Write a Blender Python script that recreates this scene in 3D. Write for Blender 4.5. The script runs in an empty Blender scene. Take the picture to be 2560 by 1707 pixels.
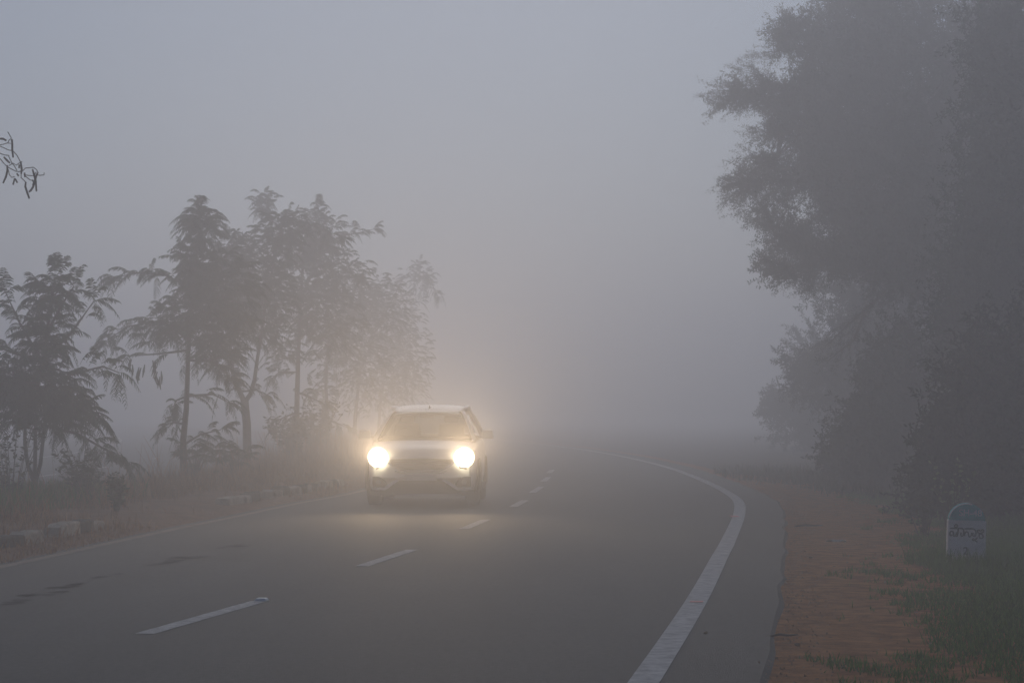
import bpy, math, random
import numpy as np
from mathutils import Vector, Matrix
random.seed(7); rng = np.random.default_rng(7)
S = bpy.context.scene; COL = S.collection; R = math.radians

# ------------------------------------------------------------------ camera, world, sun, exposure
F, H, HY = 5700.0, 1.45, 1030.0                     # focal length in px of a 2560 px wide frame, eye height, horizon row
PITCH = math.atan((HY - 853.5) / F)
cd = bpy.data.cameras.new('camera'); cam = bpy.data.objects.new('camera', cd); COL.objects.link(cam)
cd.sensor_width = 36; cd.lens = 36 * F / 2560; cd.clip_start = 0.1; cd.clip_end = 3000
cam.location = (0, 0, H); cam.rotation_euler = (math.pi / 2 + PITCH, 0, 0); S.camera = cam

SUN_EL, SUN_AZ = R(26), R(1.5)                      # sun spread wide by the overcast, ahead of the camera
W = bpy.data.worlds.new('World'); S.world = W; W.use_nodes = True
sky = W.node_tree.nodes.new('ShaderNodeTexSky'); sky.sky_type = 'NISHITA'; sky.sun_disc = False
sky.sun_elevation = SUN_EL; sky.sun_rotation = SUN_AZ; sky.altitude = 500
sky.air_density = 1.0; sky.dust_density = 0.8; sky.ozone_density = 4.8
bg = W.node_tree.nodes['Background']; bg.inputs[1].default_value = 0.07
W.node_tree.links.new(sky.outputs[0], bg.inputs[0])
sl = bpy.data.lights.new('sun', 'SUN'); sun = bpy.data.objects.new('sun', sl); COL.objects.link(sun)
sl.energy = 1.5; sl.angle = R(46); sl.color = (1, .985, .98)
d = Vector((math.sin(SUN_AZ) * math.cos(SUN_EL), math.cos(SUN_AZ) * math.cos(SUN_EL), math.sin(SUN_EL)))
sun.rotation_euler = (-d).to_track_quat('-Z', 'Y').to_euler(); sun.location = (0, 0, 60)
vs = S.view_settings; S.display_settings.display_device = 'sRGB'
vs.view_transform = 'Standard'; vs.look = 'None'; vs.exposure = -0.92; vs.gamma = 1; vs.use_curve_mapping = False
HAZE_DENSITY, HAZE_G = 0.0155, 0.60
S.render.engine = 'CYCLES'; cy = S.cycles
cy.max_bounces = 6; cy.diffuse_bounces = 2; cy.glossy_bounces = 2; cy.transmission_bounces = 3
cy.volume_bounces = 1; cy.transparent_max_bounces = 12; cy.use_denoising = True
cy.sample_clamp_indirect = 4

# ------------------------------------------------------------------ helpers
def at(px, py, Y):
    u = (px - 1280) / F; v = (853.5 - py) / F
    t = Y / (math.cos(PITCH) - v * math.sin(PITCH))
    return Vector((u * t, Y, H + t * (math.sin(PITCH) + v * math.cos(PITCH))))
def gr(px, py):
    Y = H * F / (py - HY)
    return ((px - 1280) * H / (py - HY), Y)

def tag(o, label=None, cat=None, group=None, kind=None):
    for k, v in (('label', label), ('category', cat), ('group', group), ('kind', kind)):
        if v: o[k] = v
    return o
def empty(name, loc=(0, 0, 0), rz=0):
    o = bpy.data.objects.new(name, None); COL.objects.link(o); o.location = loc; o.rotation_euler = (0, 0, rz)
    o.empty_display_size = .2
    return o
def link(name, me, mat, parent=None):
    o = bpy.data.objects.new(name, me); COL.objects.link(o)
    for m in (mat if isinstance(mat, (list, tuple)) else [mat]): me.materials.append(m)
    if parent: o.parent = parent
    return o

class MB:
    def __init__(s): s.v = []; s.f = []; s.m = []
    def face(s, idx, m=0): s.f.append(tuple(idx)); s.m.append(m)
    def add(s, pts):
        n = len(s.v); s.v += [tuple(p) for p in pts]; return n
    def grid(s, rows, m=0, close=False):
        n = len(rows[0]); b = s.add([p for r in rows for p in r])
        for i in range(len(rows) - 1):
            for j in range(n if close else n - 1):
                k = (j + 1) % n
                s.face((b + i * n + j, b + i * n + k, b + (i + 1) * n + k, b + (i + 1) * n + j), m)
        return b
    def tube(s, pts, rad, n=6, m=0, cap=True):
        pts = [Vector(p) for p in pts]; rows = []
        rr = rad if isinstance(rad, (list, tuple)) else [rad] * len(pts)
        ref = None
        for i, p in enumerate(pts):
            t = (pts[min(i + 1, len(pts) - 1)] - pts[max(i - 1, 0)]).normalized()
            if ref is None: ref = t.cross(Vector((.31, .9, .2))).normalized()
            ref = (ref - t * ref.dot(t)).normalized(); b2 = t.cross(ref)
            rows.append([p + (ref * math.cos(a) + b2 * math.sin(a)) * rr[i] for a in [2 * math.pi * k / n for k in range(n)]])
        b = s.grid(rows, m, True)
        if cap:
            s.face([b + k for k in range(n)][::-1], m); s.face([b + (len(pts) - 1) * n + k for k in range(n)], m)
    def box(s, c, d, m=0, rot=None, taper=1.0):
        pts = []
        for z in (-.5, .5):
            k = taper if z > 0 else 1
            for x, y in ((-.5, -.5), (.5, -.5), (.5, .5), (-.5, .5)):
                p = Vector((x * d[0] * k, y * d[1] * k, z * d[2]))
                if rot: p = rot @ p
                pts.append(p + Vector(c))
        b = s.add(pts)
        for q in ((0, 3, 2, 1), (4, 5, 6, 7), (0, 1, 5, 4), (1, 2, 6, 5), (2, 3, 7, 6), (3, 0, 4, 7)): s.face([b + i for i in q], m)
    def lathe(s, prof, c, n=28, m=0, axis='x'):
        rows = []
        for k in range(n):
            a = 2 * math.pi * k / n
            rows.append([Vector(c) + Vector((x, r * math.cos(a), r * math.sin(a))) for x, r in prof])
        rows.append(rows[0]); s.grid(rows, m)
    def build(s, name, mat, parent=None, smooth=False, bevel=0):
        me = bpy.data.meshes.new(name); me.from_pydata(s.v, [], s.f); me.update()
        o = link(name, me, mat, parent)
        for p, m in zip(me.polygons, s.m): p.material_index = m; p.use_smooth = smooth
        if bevel:
            md = o.modifiers.new('bevel', 'BEVEL'); md.width = bevel; md.segments = 2; md.limit_method = 'ANGLE'
        return o

def np_quads(name, q, mat, parent=None):             # q: (N,4,3) quads
    q = np.asarray(q, dtype=np.float32); n = len(q)
    me = bpy.data.meshes.new(name)
    me.vertices.add(n * 4); me.vertices.foreach_set('co', q.reshape(-1))
    me.loops.add(n * 4); me.loops.foreach_set('vertex_index', np.arange(n * 4, dtype=np.int32))
    me.polygons.add(n); me.polygons.foreach_set('loop_start', np.arange(0, n * 4, 4, dtype=np.int32))
    me.polygons.foreach_set('loop_total', np.full(n, 4, dtype=np.int32))
    me.update(calc_edges=True); me.validate()
    return link(name, me, mat, parent)

# ------------------------------------------------------------------ materials
def mat(name, col=(.5, .5, .5), rough=.7, spec=.3, metal=0, col2=None, scale=8, bump=0, bscale=60, detail=6, emis=None, coat=0):
    m = bpy.data.materials.new(name); m.use_nodes = True; nt = m.node_tree; b = nt.nodes['Principled BSDF']
    b.inputs['Base Color'].default_value = (*col, 1); b.inputs['Roughness'].default_value = rough
    b.inputs['Specular IOR Level'].default_value = spec; b.inputs['Metallic'].default_value = metal
    b.inputs['Coat Weight'].default_value = coat
    tc = nt.nodes.new('ShaderNodeTexCoord')
    if col2:
        n = nt.nodes.new('ShaderNodeTexNoise'); n.inputs['Scale'].default_value = scale; n.inputs['Detail'].default_value = detail
        n.inputs['Roughness'].default_value = .65
        r = nt.nodes.new('ShaderNodeValToRGB'); r.color_ramp.elements[0].position = .35; r.color_ramp.elements[1].position = .68
        r.color_ramp.elements[0].color = (*col, 1); r.color_ramp.elements[1].color = (*col2, 1)
        nt.links.new(tc.outputs['Object'], n.inputs['Vector']); nt.links.new(n.outputs['Fac'], r.inputs[0]); nt.links.new(r.outputs[0], b.inputs['Base Color'])
    if bump:
        n2 = nt.nodes.new('ShaderNodeTexNoise'); n2.inputs['Scale'].default_value = bscale; n2.inputs['Detail'].default_value = 4
        bp = nt.nodes.new('ShaderNodeBump'); bp.inputs['Strength'].default_value = bump; bp.inputs['Distance'].default_value = .02
        nt.links.new(tc.outputs['Object'], n2.inputs['Vector']); nt.links.new(n2.outputs['Fac'], bp.inputs['Height']); nt.links.new(bp.outputs[0], b.inputs['Normal'])
    if emis:
        b.inputs['Emission Color'].default_value = (*emis[:3], 1); b.inputs['Emission Strength'].default_value = emis[3]
    return m
def leaf_mat(name, c1, c2, trans=.35):
    m = bpy.data.materials.new(name); m.use_nodes = True; nt = m.node_tree; nt.nodes.clear()
    out = nt.nodes.new('ShaderNodeOutputMaterial'); g = nt.nodes.new('ShaderNodeNewGeometry')
    r = nt.nodes.new('ShaderNodeValToRGB'); r.color_ramp.elements[0].color = (*c1, 1); r.color_ramp.elements[1].color = (*c2, 1)
    df = nt.nodes.new('ShaderNodeBsdfDiffuse'); tr = nt.nodes.new('ShaderNodeBsdfTranslucent'); mx = nt.nodes.new('ShaderNodeMixShader')
    mx.inputs[0].default_value = trans
    nt.links.new(g.outputs['Random Per Island'], r.inputs[0]); nt.links.new(r.outputs[0], df.inputs[0]); nt.links.new(r.outputs[0], tr.inputs[0])
    nt.links.new(df.outputs[0], mx.inputs[1]); nt.links.new(tr.outputs[0], mx.inputs[2]); nt.links.new(mx.outputs[0], out.inputs[0])
    return m
def asphalt_mat():
    m = mat('asphalt', (.04, .04, .04), .78, .35, bump=.5, bscale=90); nt = m.node_tree; b = nt.nodes['Principled BSDF']
    tc = nt.nodes.new('ShaderNodeTexCoord')
    def noise(sc, det, vec=None):
        n = nt.nodes.new('ShaderNodeTexNoise'); n.inputs['Scale'].default_value = sc; n.inputs['Detail'].default_value = det; n.inputs['Roughness'].default_value = .6
        nt.links.new(vec or tc.outputs['Object'], n.inputs['Vector']); return n
    mp = nt.nodes.new('ShaderNodeMapping'); mp.inputs['Scale'].default_value = (1.6, .22, 1); mp.inputs['Rotation'].default_value = (0, 0, R(6))
    nt.links.new(tc.outputs['Object'], mp.inputs[0])
    a = noise(.9, 5, mp.outputs[0]); c = noise(55, 3); e = noise(2.3, 6)
    r1 = nt.nodes.new('ShaderNodeValToRGB'); r1.color_ramp.elements[0].position = .3; r1.color_ramp.elements[1].position = .75
    r1.color_ramp.elements[0].color = (.030, .0295, .029, 1); r1.color_ramp.elements[1].color = (.058, .056, .053, 1)
    mx = nt.nodes.new('ShaderNodeMix'); mx.data_type = 'RGBA'; mx.blend_type = 'MULTIPLY'; mx.inputs[0].default_value = .7
    r2 = nt.nodes.new('ShaderNodeValToRGB'); r2.color_ramp.elements[0].position = .3; r2.color_ramp.elements[1].position = .7
    r2.color_ramp.elements[0].color = (.5, .5, .5, 1); r2.color_ramp.elements[1].color = (1.35, 1.3, 1.25, 1)
    mx2 = nt.nodes.new('ShaderNodeMix'); mx2.data_type = 'RGBA'; mx2.blend_type = 'MULTIPLY'; mx2.inputs[0].default_value = .5
    nt.links.new(a.outputs['Fac'], r1.inputs[0]); nt.links.new(c.outputs['Fac'], r2.inputs[0])
    nt.links.new(r1.outputs[0], mx.inputs[6]); nt.links.new(r2.outputs[0], mx.inputs[7])
    nt.links.new(mx.outputs[2], mx2.inputs[6])
    r3 = nt.nodes.new('ShaderNodeValToRGB'); r3.color_ramp.elements[0].position = .35; r3.color_ramp.elements[1].position = .65
    r3.color_ramp.elements[0].color = (.75, .75, .75, 1); r3.color_ramp.elements[1].color = (1.1, 1.08, 1.05, 1)
    nt.links.new(e.outputs['Fac'], r3.inputs[0]); nt.links.new(r3.outputs[0], mx2.inputs[7]); nt.links.new(mx2.outputs[2], b.inputs['Base Color'])
    # worn wheel tracks and an oil-darkened lane middle, from the across-road coordinate
    sep = nt.nodes.new('ShaderNodeSeparateXYZ'); nt.links.new(tc.outputs['UV'], sep.inputs[0])
    wob_ = nt.nodes.new('ShaderNodeMath'); wob_.operation = 'MULTIPLY_ADD'; wob_.inputs[1].default_value = .05; nt.links.new(e.outputs['Fac'], wob_.inputs[0]); nt.links.new(sep.outputs['X'], wob_.inputs[2])
    rt = nt.nodes.new('ShaderNodeValToRGB'); el = rt.color_ramp.elements; el[0].position = .02; el[0].color = (1.12, 1.06, .98, 1); el[1].position = .10; el[1].color = (.9, .9, .9, 1)
    for p_, c_ in ((.16, 1.08), (.20, 1.1), (.28, .84), (.36, 1.1), (.40, 1.08), (.50, .92), (.60, 1.1), (.64, 1.1), (.73, .86), (.82, 1.1), (.87, 1.06), (.95, .9), (1.0, 1.05)):
        q_ = el.new(p_); q_.color = (c_, c_, c_ * .99, 1)
    m3 = nt.nodes.new('ShaderNodeMix'); m3.data_type = 'RGBA'; m3.blend_type = 'MULTIPLY'; m3.inputs[0].default_value = .8
    nt.links.new(wob_.outputs[0], rt.inputs[0]); nt.links.new(mx2.outputs[2], m3.inputs[6]); nt.links.new(rt.outputs[0], m3.inputs[7]); nt.links.new(m3.outputs[2], b.inputs['Base Color'])
    c.inputs['Scale'].default_value = 24; r2.color_ramp.elements[0].color = (.35, .35, .35, 1); r2.color_ramp.elements[1].color = (1.6, 1.55, 1.5, 1); mx.inputs[0].default_value = .9
    return m
def glass_mat(name, tint, gloss=.12):
    m = bpy.data.materials.new(name); m.use_nodes = True; nt = m.node_tree; nt.nodes.clear()
    out = nt.nodes.new('ShaderNodeOutputMaterial'); t = nt.nodes.new('ShaderNodeBsdfTransparent'); t.inputs[0].default_value = (*tint, 1)
    g = nt.nodes.new('ShaderNodeBsdfGlossy'); g.inputs['Roughness'].default_value = .03
    fr = nt.nodes.new('ShaderNodeFresnel'); fr.inputs[0].default_value = 1.5
    mx = nt.nodes.new('ShaderNodeMixShader'); nt.links.new(fr.outputs[0], mx.inputs[0])
    nt.links.new(t.outputs[0], mx.inputs[1]); nt.links.new(g.outputs[0], mx.inputs[2]); nt.links.new(mx.outputs[0], out.inputs[0])
    return m

M = dict(
    asphalt=asphalt_mat(),
    patch=mat('tar_patch', (.016, .016, .016), .95, .0, col2=(.026, .026, .025), scale=9, bump=.3),
    paint=mat('road_paint', (.34, .33, .32), .8, .2, col2=(.74, .72, .69), scale=9, detail=12, bump=.3, bscale=70),
    dusty_paint=mat('dusty_road_paint', (.13, .10, .08), .85, .2, col2=(.34, .27, .21), scale=5, detail=9),
    red_paint=mat('red_paint', (.5, .04, .04), .6),
    soil=mat('median_soil', (.15, .072, .042), .95, .1, col2=(.29, .155, .09), scale=2.2, detail=10, bump=.8, bscale=16),
    ground=mat('ground_soil', (.05, .045, .025), .95, .1, col2=(.13, .085, .05), scale=.8, detail=10, bump=.7, bscale=12),
    laterite=mat('red_laterite_soil', (.21, .075, .016), .95, .08, col2=(.50, .215, .07), scale=5, detail=14, bump=1.0, bscale=40),
    bark=mat('bark', (.055, .045, .036), .9, .1, col2=(.11, .09, .075), scale=14, bump=.8, bscale=30),
    frond=leaf_mat('feathery_leaf', (.022, .040, .016), (.06, .09, .032)),
    fine=leaf_mat('fine_leaf', (.014, .02, .011), (.042, .052, .028), .3),
    bush=leaf_mat('bush_leaf', (.010, .016, .008), (.032, .046, .02), .25),
    pale_leaf=leaf_mat('pale_leaf', (.10, .14, .07), (.24, .28, .16), .35),
    weed=leaf_mat('weed_leaf', (.035, .05, .02), (.11, .10, .05), .3),
    dry=leaf_mat('dry_grass', (.15, .07, .03), (.42, .24, .11), .35),
    green=leaf_mat('green_grass', (.045, .095, .012), (.14, .25, .04), .4),
    pod=mat('pod', (.05, .032, .024), .7, .2, col2=(.09, .06, .045), scale=30),
    kerb_white=mat('weathered_white_paint', (.20, .165, .125), .9, .15, col2=(.60, .54, .45), scale=3.5, detail=10, bump=.8, bscale=25),
    kerb_black=mat('weathered_black_paint', (.025, .024, .022), .9, .15, col2=(.10, .085, .07), scale=7, detail=10, bump=.8, bscale=25),
    stone_white=mat('milestone_white_paint', (.70, .68, .66), .8, .2, col2=(.86, .84, .82), scale=7, detail=9, bump=.3),
    stone_green=mat('milestone_teal_paint', (.012, .36, .38), .7, .25, col2=(.03, .48, .50), scale=9, detail=8, bump=.3),
    ink=mat('black_paint', (.02, .02, .022), .7),
    letter=mat('white_lettering', (.75, .76, .76), .7),
    car_white=mat('white_car_paint', (.84, .84, .84), .42, .4, coat=.15),
    black=mat('black_plastic', (.018, .018, .019), .55, .4),
    grille=mat('dark_grille', (.03, .03, .032), .4, .5),
    chrome=mat('chrome', (.75, .76, .78), .15, .5, metal=1),
    rubber=mat('tyre_rubber', (.016, .016, .016), .85, .2, bump=.3),
    rim=mat('alloy_rim', (.42, .42, .44), .35, .5, metal=.8),
    plate=mat('number_plate_white', (.72, .72, .70), .5),
    seat=mat('seat_fabric', (.045, .045, .048), .9, .1),
    glass=glass_mat('windscreen_glass', (.40, .43, .43)),
    tint=glass_mat('side_window_glass', (.18, .2, .2)),
    housing=mat('headlight_housing', (.5, .5, .5), .2, .5, metal=.6),
    lamp=mat('lit_headlight_lens', (1, .95, .85), .3, emis=(1, .88, .60, 12)),
    stud=mat('road_stud_plastic', (.82, .82, .80), .35, .5),
    litter=leaf_mat('leaf_litter', (.06, .035, .022), (.34, .26, .19), .2),
    pebble=mat('pebble', (.26, .15, .09), .9, .1, col2=(.42, .30, .21), scale=20),
    wood=mat('dead_wood', (.10, .075, .06), .9, .1, col2=(.2, .16, .13), scale=20),
    paper=mat('crumpled_paper', (.6, .57, .52), .8, .1, col2=(.72, .69, .64), scale=12),
)

nt = M['patch'].node_tree; n_ = nt.nodes.new('ShaderNodeTexNoise'); n_.inputs['Scale'].default_value = 5; n_.inputs['Detail'].default_value = 8
r_ = nt.nodes.new('ShaderNodeValToRGB'); r_.color_ramp.elements[0].position = .40; r_.color_ramp.elements[1].position = .66; r_.color_ramp.elements[1].color = (.75, .75, .75, 1)
tc_ = nt.nodes.new('ShaderNodeTexCoord'); nt.links.new(tc_.outputs['Object'], n_.inputs[0]); nt.links.new(n_.outputs['Fac'], r_.inputs[0]); nt.links.new(r_.outputs[0], nt.nodes['Principled BSDF'].inputs['Alpha'])
# ------------------------------------------------------------------ road alignment (ground plane, metres)
RL = [gr(*p) for p in ((1605, 1707), (1740, 1500), (1800, 1387), (1820, 1350), (1848, 1280), (1838, 1245), (1782, 1212), (1700, 1178), (1640, 1160))]
LL = [gr(*p) for p in ((0, 1418), (150, 1386), (300, 1352), (460, 1318), (600, 1289), (750, 1257), (870, 1235))]
LL += [(-2.55, 46), (-2.42, 56), (-2.62, 64)]
def extend(pts, s0, n=26):
    pts = [Vector(p) for p in pts]; pre = []
    t0 = Vector((s0, 1)).normalized()
    for k in range(8, 0, -1):
        q = pts[0] - t0 * 5.5 * k; q.x += -.0012 * (5.5 * k) ** 2; pre.append(q)
    t = (pts[-1] - pts[-2]).normalized(); a = math.atan2(t.x, t.y); post = []; p = pts[-1]
    for k in range(n):
        a -= 8 / 420; p = p + Vector((math.sin(a), math.cos(a))) * 8; post.append(p)
    return pre + pts + post
def catmull(pts, step=.8):
    out = []
    P = [pts[0] * 2 - pts[1]] + pts + [pts[-1] * 2 - pts[-2]]
    for i in range(1, len(P) - 2):
        a, b, c, d = P[i - 1:i + 3]; n = max(2, int((c - b).length / step))
        for k in range(n):
            t = k / n; out.append(.5 * ((2 * b) + (c - a) * t + (2 * a - 5 * b + 4 * c - d) * t * t + (3 * b - a - 3 * c + d) * t ** 3))
    out.append(pts[-1]); return out
RC = catmull(extend(RL, .133)); LC = catmull(extend(LL, .094))
def offset(c, o):
    out = []
    for i, p in enumerate(c):
        t = (c[min(i + 1, len(c) - 1)] - c[max(i - 1, 0)]).normalized(); w = o(p) if callable(o) else o
        out.append(p + Vector((t.y, -t.x)) * w)
    return out
def resample(c, n):
    L = [0]
    for i in range(1, len(c)): L.append(L[-1] + (c[i] - c[i - 1]).length)
    out = []; j = 0
    for k in range(n):
        s = L[-1] * k / (n - 1)
        while j < len(c) - 2 and L[j + 1] < s: j += 1
        u = (s - L[j]) / max(1e-9, L[j + 1] - L[j]); out.append(c[j].lerp(c[j + 1], u))
    return out
def ribbon(name, a, b, z, m, parent=None, n=400, cols=1):
    A = resample(a, n); B = resample(b, n); mb = MB()
    mb.grid([[(*(A[i].lerp(B[i], k / cols)), z) for k in range(cols + 1)] for i in range(n)])
    return mb.build(name, m, parent)
def x_on(c, Y):
    for i in range(len(c) - 1):
        if c[i].y <= Y <= c[i + 1].y:
            return c[i].x + (c[i + 1].x - c[i].x) * (Y - c[i].y) / max(1e-9, c[i + 1].y - c[i].y)
    return c[0].x if Y < c[0].y else c[-1].x
xR = lambda Y: x_on(RC, Y)
xL = lambda Y: x_on(LC, Y)
ys = np.linspace(-20, 110, 400); XR = np.array([xR(y) for y in ys]); XL = np.array([xL(y) for y in ys])
vxR = lambda Y: np.interp(Y, ys, XR)
vxL = lambda Y: np.interp(Y, ys, XL)
def wob(Y, s=1.0): return s * (.5 * math.sin(Y * 1.9 + .4) + .35 * math.sin(Y * 4.7 + 1.3) + .3 * math.sin(Y * 11.3))

# ground sheet
mb = MB(); N = 48
mb.grid([[(x, y, -.05) for x in np.linspace(-400, 400, N)] for y in np.linspace(-380, 420, N)])
g = mb.build('ground', M['ground']); tag(g, kind='structure')
# red soil verge
rough = lambda p: .62 + .03 * wob(p.y)
mb = MB(); a = resample(offset(RC, .3), 700); b = resample(offset(RC, lambda p: 4.6 if p.y < 34 else max(1.1, 4.6 - (p.y - 34) * .16)), 700); rows = []
for i in range(700):
    r_ = []
    for k in range(13):
        p = a[i].lerp(b[i], k / 12); z = -.006 if k == 0 else -.020 + .006 * math.sin(p.x * 5.1 + p.y * .7) + .004 * math.sin(p.y * 1.9 - p.x * 4) - .006 * k / 12
        r_.append((p.x, p.y, min(z, -.005)))
    rows.append(r_)
mb.grid(rows); v = mb.build('verge', M['laterite'], smooth=True); tag(v, kind='structure')
# asphalt carriageway, broken right edge
mb = MB(); a = resample(offset(LC, lambda p: -.25 + .04 * wob(p.y + 3)), 1400); b = resample(offset(RC, rough), 1400)
rows = []
for i in range(1400):
    r_ = [(*a[i].lerp(b[i], k / 8), 0.0) for k in range(9)]
    r_.append((r_[-1][0] + .05, r_[-1][1], -.03)); rows.append(r_)
mb.grid(rows); road = mb.build('road', M['asphalt']); tag(road, kind='structure')
uvl = road.data.uv_layers.new(name='UVMap'); uv = np.array([((vi % 10) / 8, (vi // 10) / 1400) for vi in (l.vertex_index for l in road.data.loops)], dtype=np.float32)
uvl.data.foreach_set('uv', uv.reshape(-1))
ribbon('edge_line', offset(RC, -.085), offset(RC, .085), .004, M['paint'], road)
ribbon('edge_line', offset(LC, -.075), offset(LC, .055), .004, M['dusty_paint'], road)
DASH = [((365, 1582), (650, 1501)), ((905, 1414), (1030, 1373)), ((1160, 1321), (1215, 1298)), ((1283, 1266), (1312, 1250)), ((1330, 1231), (1353, 1216)), ((1358, 1203), (1371, 1192)), ((1372, 1182), (1381, 1174))]
for (p0, p1) in DASH:
    a = Vector(gr(*p0)); b = Vector(gr(*p1)); t = (b - a).normalized(); n = Vector((t.y, -t.x)) * .065
    mb = MB(); K = 12
    mb.grid([[(*(a.lerp(b, k / K) + n * w * (1 + .06 * math.sin(k * 2.1))), .004) for w in (-1, 1)] for k in range(K + 1)])
    mb.build('centre_dash', M['paint'], road)
for px, py, wx, wy in ((110, 1484, 60, 5), (168, 1464, 52, 4.5), (275, 1439, 42, 4.5), (405, 1408, 44, 4), (460, 1395, 50, 5), (590, 1364, 42, 3.5), (50, 1500, 36, 3.5), (30, 1507, 40, 3)):
    mb = MB(); pts = []
    for k in range(20):
        a = 2 * math.pi * k / 20; rr = 1 + .25 * math.sin(3 * a + px) + .15 * math.sin(5 * a + py)
        X, Y = gr(px + wx * rr * math.cos(a), py + wy * rr * math.sin(a) - wx * rr * math.cos(a) * .09); pts.append((X, Y, .003))
    c = mb.add([(sum(p[0] for p in pts) / 20, sum(p[1] for p in pts) / 20, .003)]); b0 = mb.add(pts)
    for k in range(20): mb.face((c, b0 + k, b0 + (k + 1) % 20))
    mb.build('tar_patch', M['patch'], road)
for px, py, w in ((1738, 1504, 14), (1834, 1291, 6)):
    mb = MB(); a = gr(px - w, py + 1.5); b = gr(px + w, py - 2.5)
    mb.grid([[(a[0], a[1], .008), (b[0], a[1] + .0, .008)], [(a[0] + .01, b[1], .008), (b[0] + .015, b[1], .008)]]); mb.build('survey_mark', M['red_paint'], road)
# second carriageway beyond the median
far = ribbon('far_road', offset(LC, -4.4), offset(LC, -12.4), -.012, M['asphalt'], n=300); tag(far, kind='structure')
ribbon('edge_line', offset(LC, -4.62), offset(LC, -4.75), -.006, M['paint'], far, 300)
ribbon('edge_line', offset(LC, -12.0), offset(LC, -12.13), -.006, M['paint'], far, 300)
cl = resample(offset(LC, -8.3), 320)
for k in range(60, 150, 7):
    mb = MB()
    mb.grid([[(cl[k + j].x - .06, cl[k + j].y, -.006), (cl[k + j].x + .06, cl[k + j].y, -.006)] for j in range(4)]); mb.build('centre_dash', M['paint'], far)
# median strip: gently mounded soil
mb = MB(); rows = []; A = resample(offset(LC, -.10), 500); B = resample(offset(LC, -4.35), 500)
def med_z(k, y):
    return .02 + .16 * math.sin(math.pi * min(1, max(0, k))) ** .8 + .03 * math.sin(y * 1.7 + k * 4) * math.sin(math.pi * k)
for i in range(500):
    rows.append([(*A[i].lerp(B[i], k / 16), (-.03 if k in (0, 16) else med_z(k / 16, A[i].y) - .02)) for k in range(17)])
mb.grid(rows); o = mb.build('median', M['soil'], smooth=True); tag(o, kind='structure')
def median_pt(off, Y):                               # off metres left of the left edge line
    x = xL(Y) - off
    return Vector((x, Y, med_z((off - .1) / 4.25, Y) - .02))

# ------------------------------------------------------------------ foliage
def unit(v): return v / np.maximum(1e-9, np.linalg.norm(v, axis=-1, keepdims=True))
def fronds(P, D, L, pairs=14, plen=.145, pw=.024, droop=.4):
    """feathery fronds: P base points (n,3), D outward directions (n,3), L lengths (n,)"""
    P = np.asarray(P, float); D = unit(np.asarray(D, float)); L = np.asarray(L, float); n = len(P)
    side = unit(np.cross(D, np.tile([0, 0, 1.0], (n, 1))) + rng.normal(0, .12, (n, 3)))
    dr = (droop + .3) * (.6 + .8 * rng.random(n))
    def rach(t): return P + D * (L * t)[:, None] + np.array([0, 0, 1.0]) * (L * (.5 * t - dr * t * t))[:, None]
    out = []; ts = np.linspace(0, 1, 6); w = .006
    for i in range(5):
        a, b = rach(np.full(n, ts[i])), rach(np.full(n, ts[i + 1])); up = np.array([0, 0, w])
        out.append(np.stack([a - up, b - up * .7, b + up * .7, a + up], 1))
    for i in range(pairs):
        t = .12 + .88 * (i + .5) / pairs; prof = math.sin(math.pi * (.22 + .70 * t)) ** .7
        base = rach(np.full(n, t)); tan = unit(rach(np.full(n, min(1, t + .05))) - rach(np.full(n, t - .05)))
        for sg in (-1, 1):
            ln = (plen * prof * L / .55 * (.8 + .4 * rng.random(n)))[:, None]
            dv = unit(side * sg * .85 + tan * (.55 + .2 * t) + np.array([0, 0, -.35]) + rng.normal(0, .12, (n, 3)))
            mid = base + dv * ln * .5; end = base + dv * ln + np.array([0, 0, -1.0]) * ln * .28
            wv = unit(tan + rng.normal(0, .25, (n, 3))) * (pw * prof * .5)
            out.append(np.stack([base - wv * .5, mid - wv, mid + wv, base + wv * .5], 1))
            out.append(np.stack([mid - wv, end - wv * .35, end + wv * .35, mid + wv], 1))
    return np.concatenate(out)
def poly_pts(path, n):
    path = np.array(path, float); seg = np.linalg.norm(np.diff(path, axis=0), axis=1); s = np.concatenate([[0], np.cumsum(seg)])
    t = np.sort(rng.random(n)) * s[-1]
    pts = np.stack([np.interp(t, s, path[:, i]) for i in range(3)], 1)
    k = np.clip(np.searchsorted(s, t) - 1, 0, len(seg) - 1); dirs = unit(np.diff(path, axis=0))[k]
    return pts, dirs
def dense(pts):
    return [pts[i].lerp(pts[i + 1], k / 4) for i in range(len(pts) - 1) for k in range(5)]
def near(wood, p): return min(wood, key=lambda w: (w - p).length).copy()
def b_low(wood, c): return min(wood, key=lambda w: (w - Vector(c)).length + max(0, w.z - c[2]) * 2)
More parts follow.
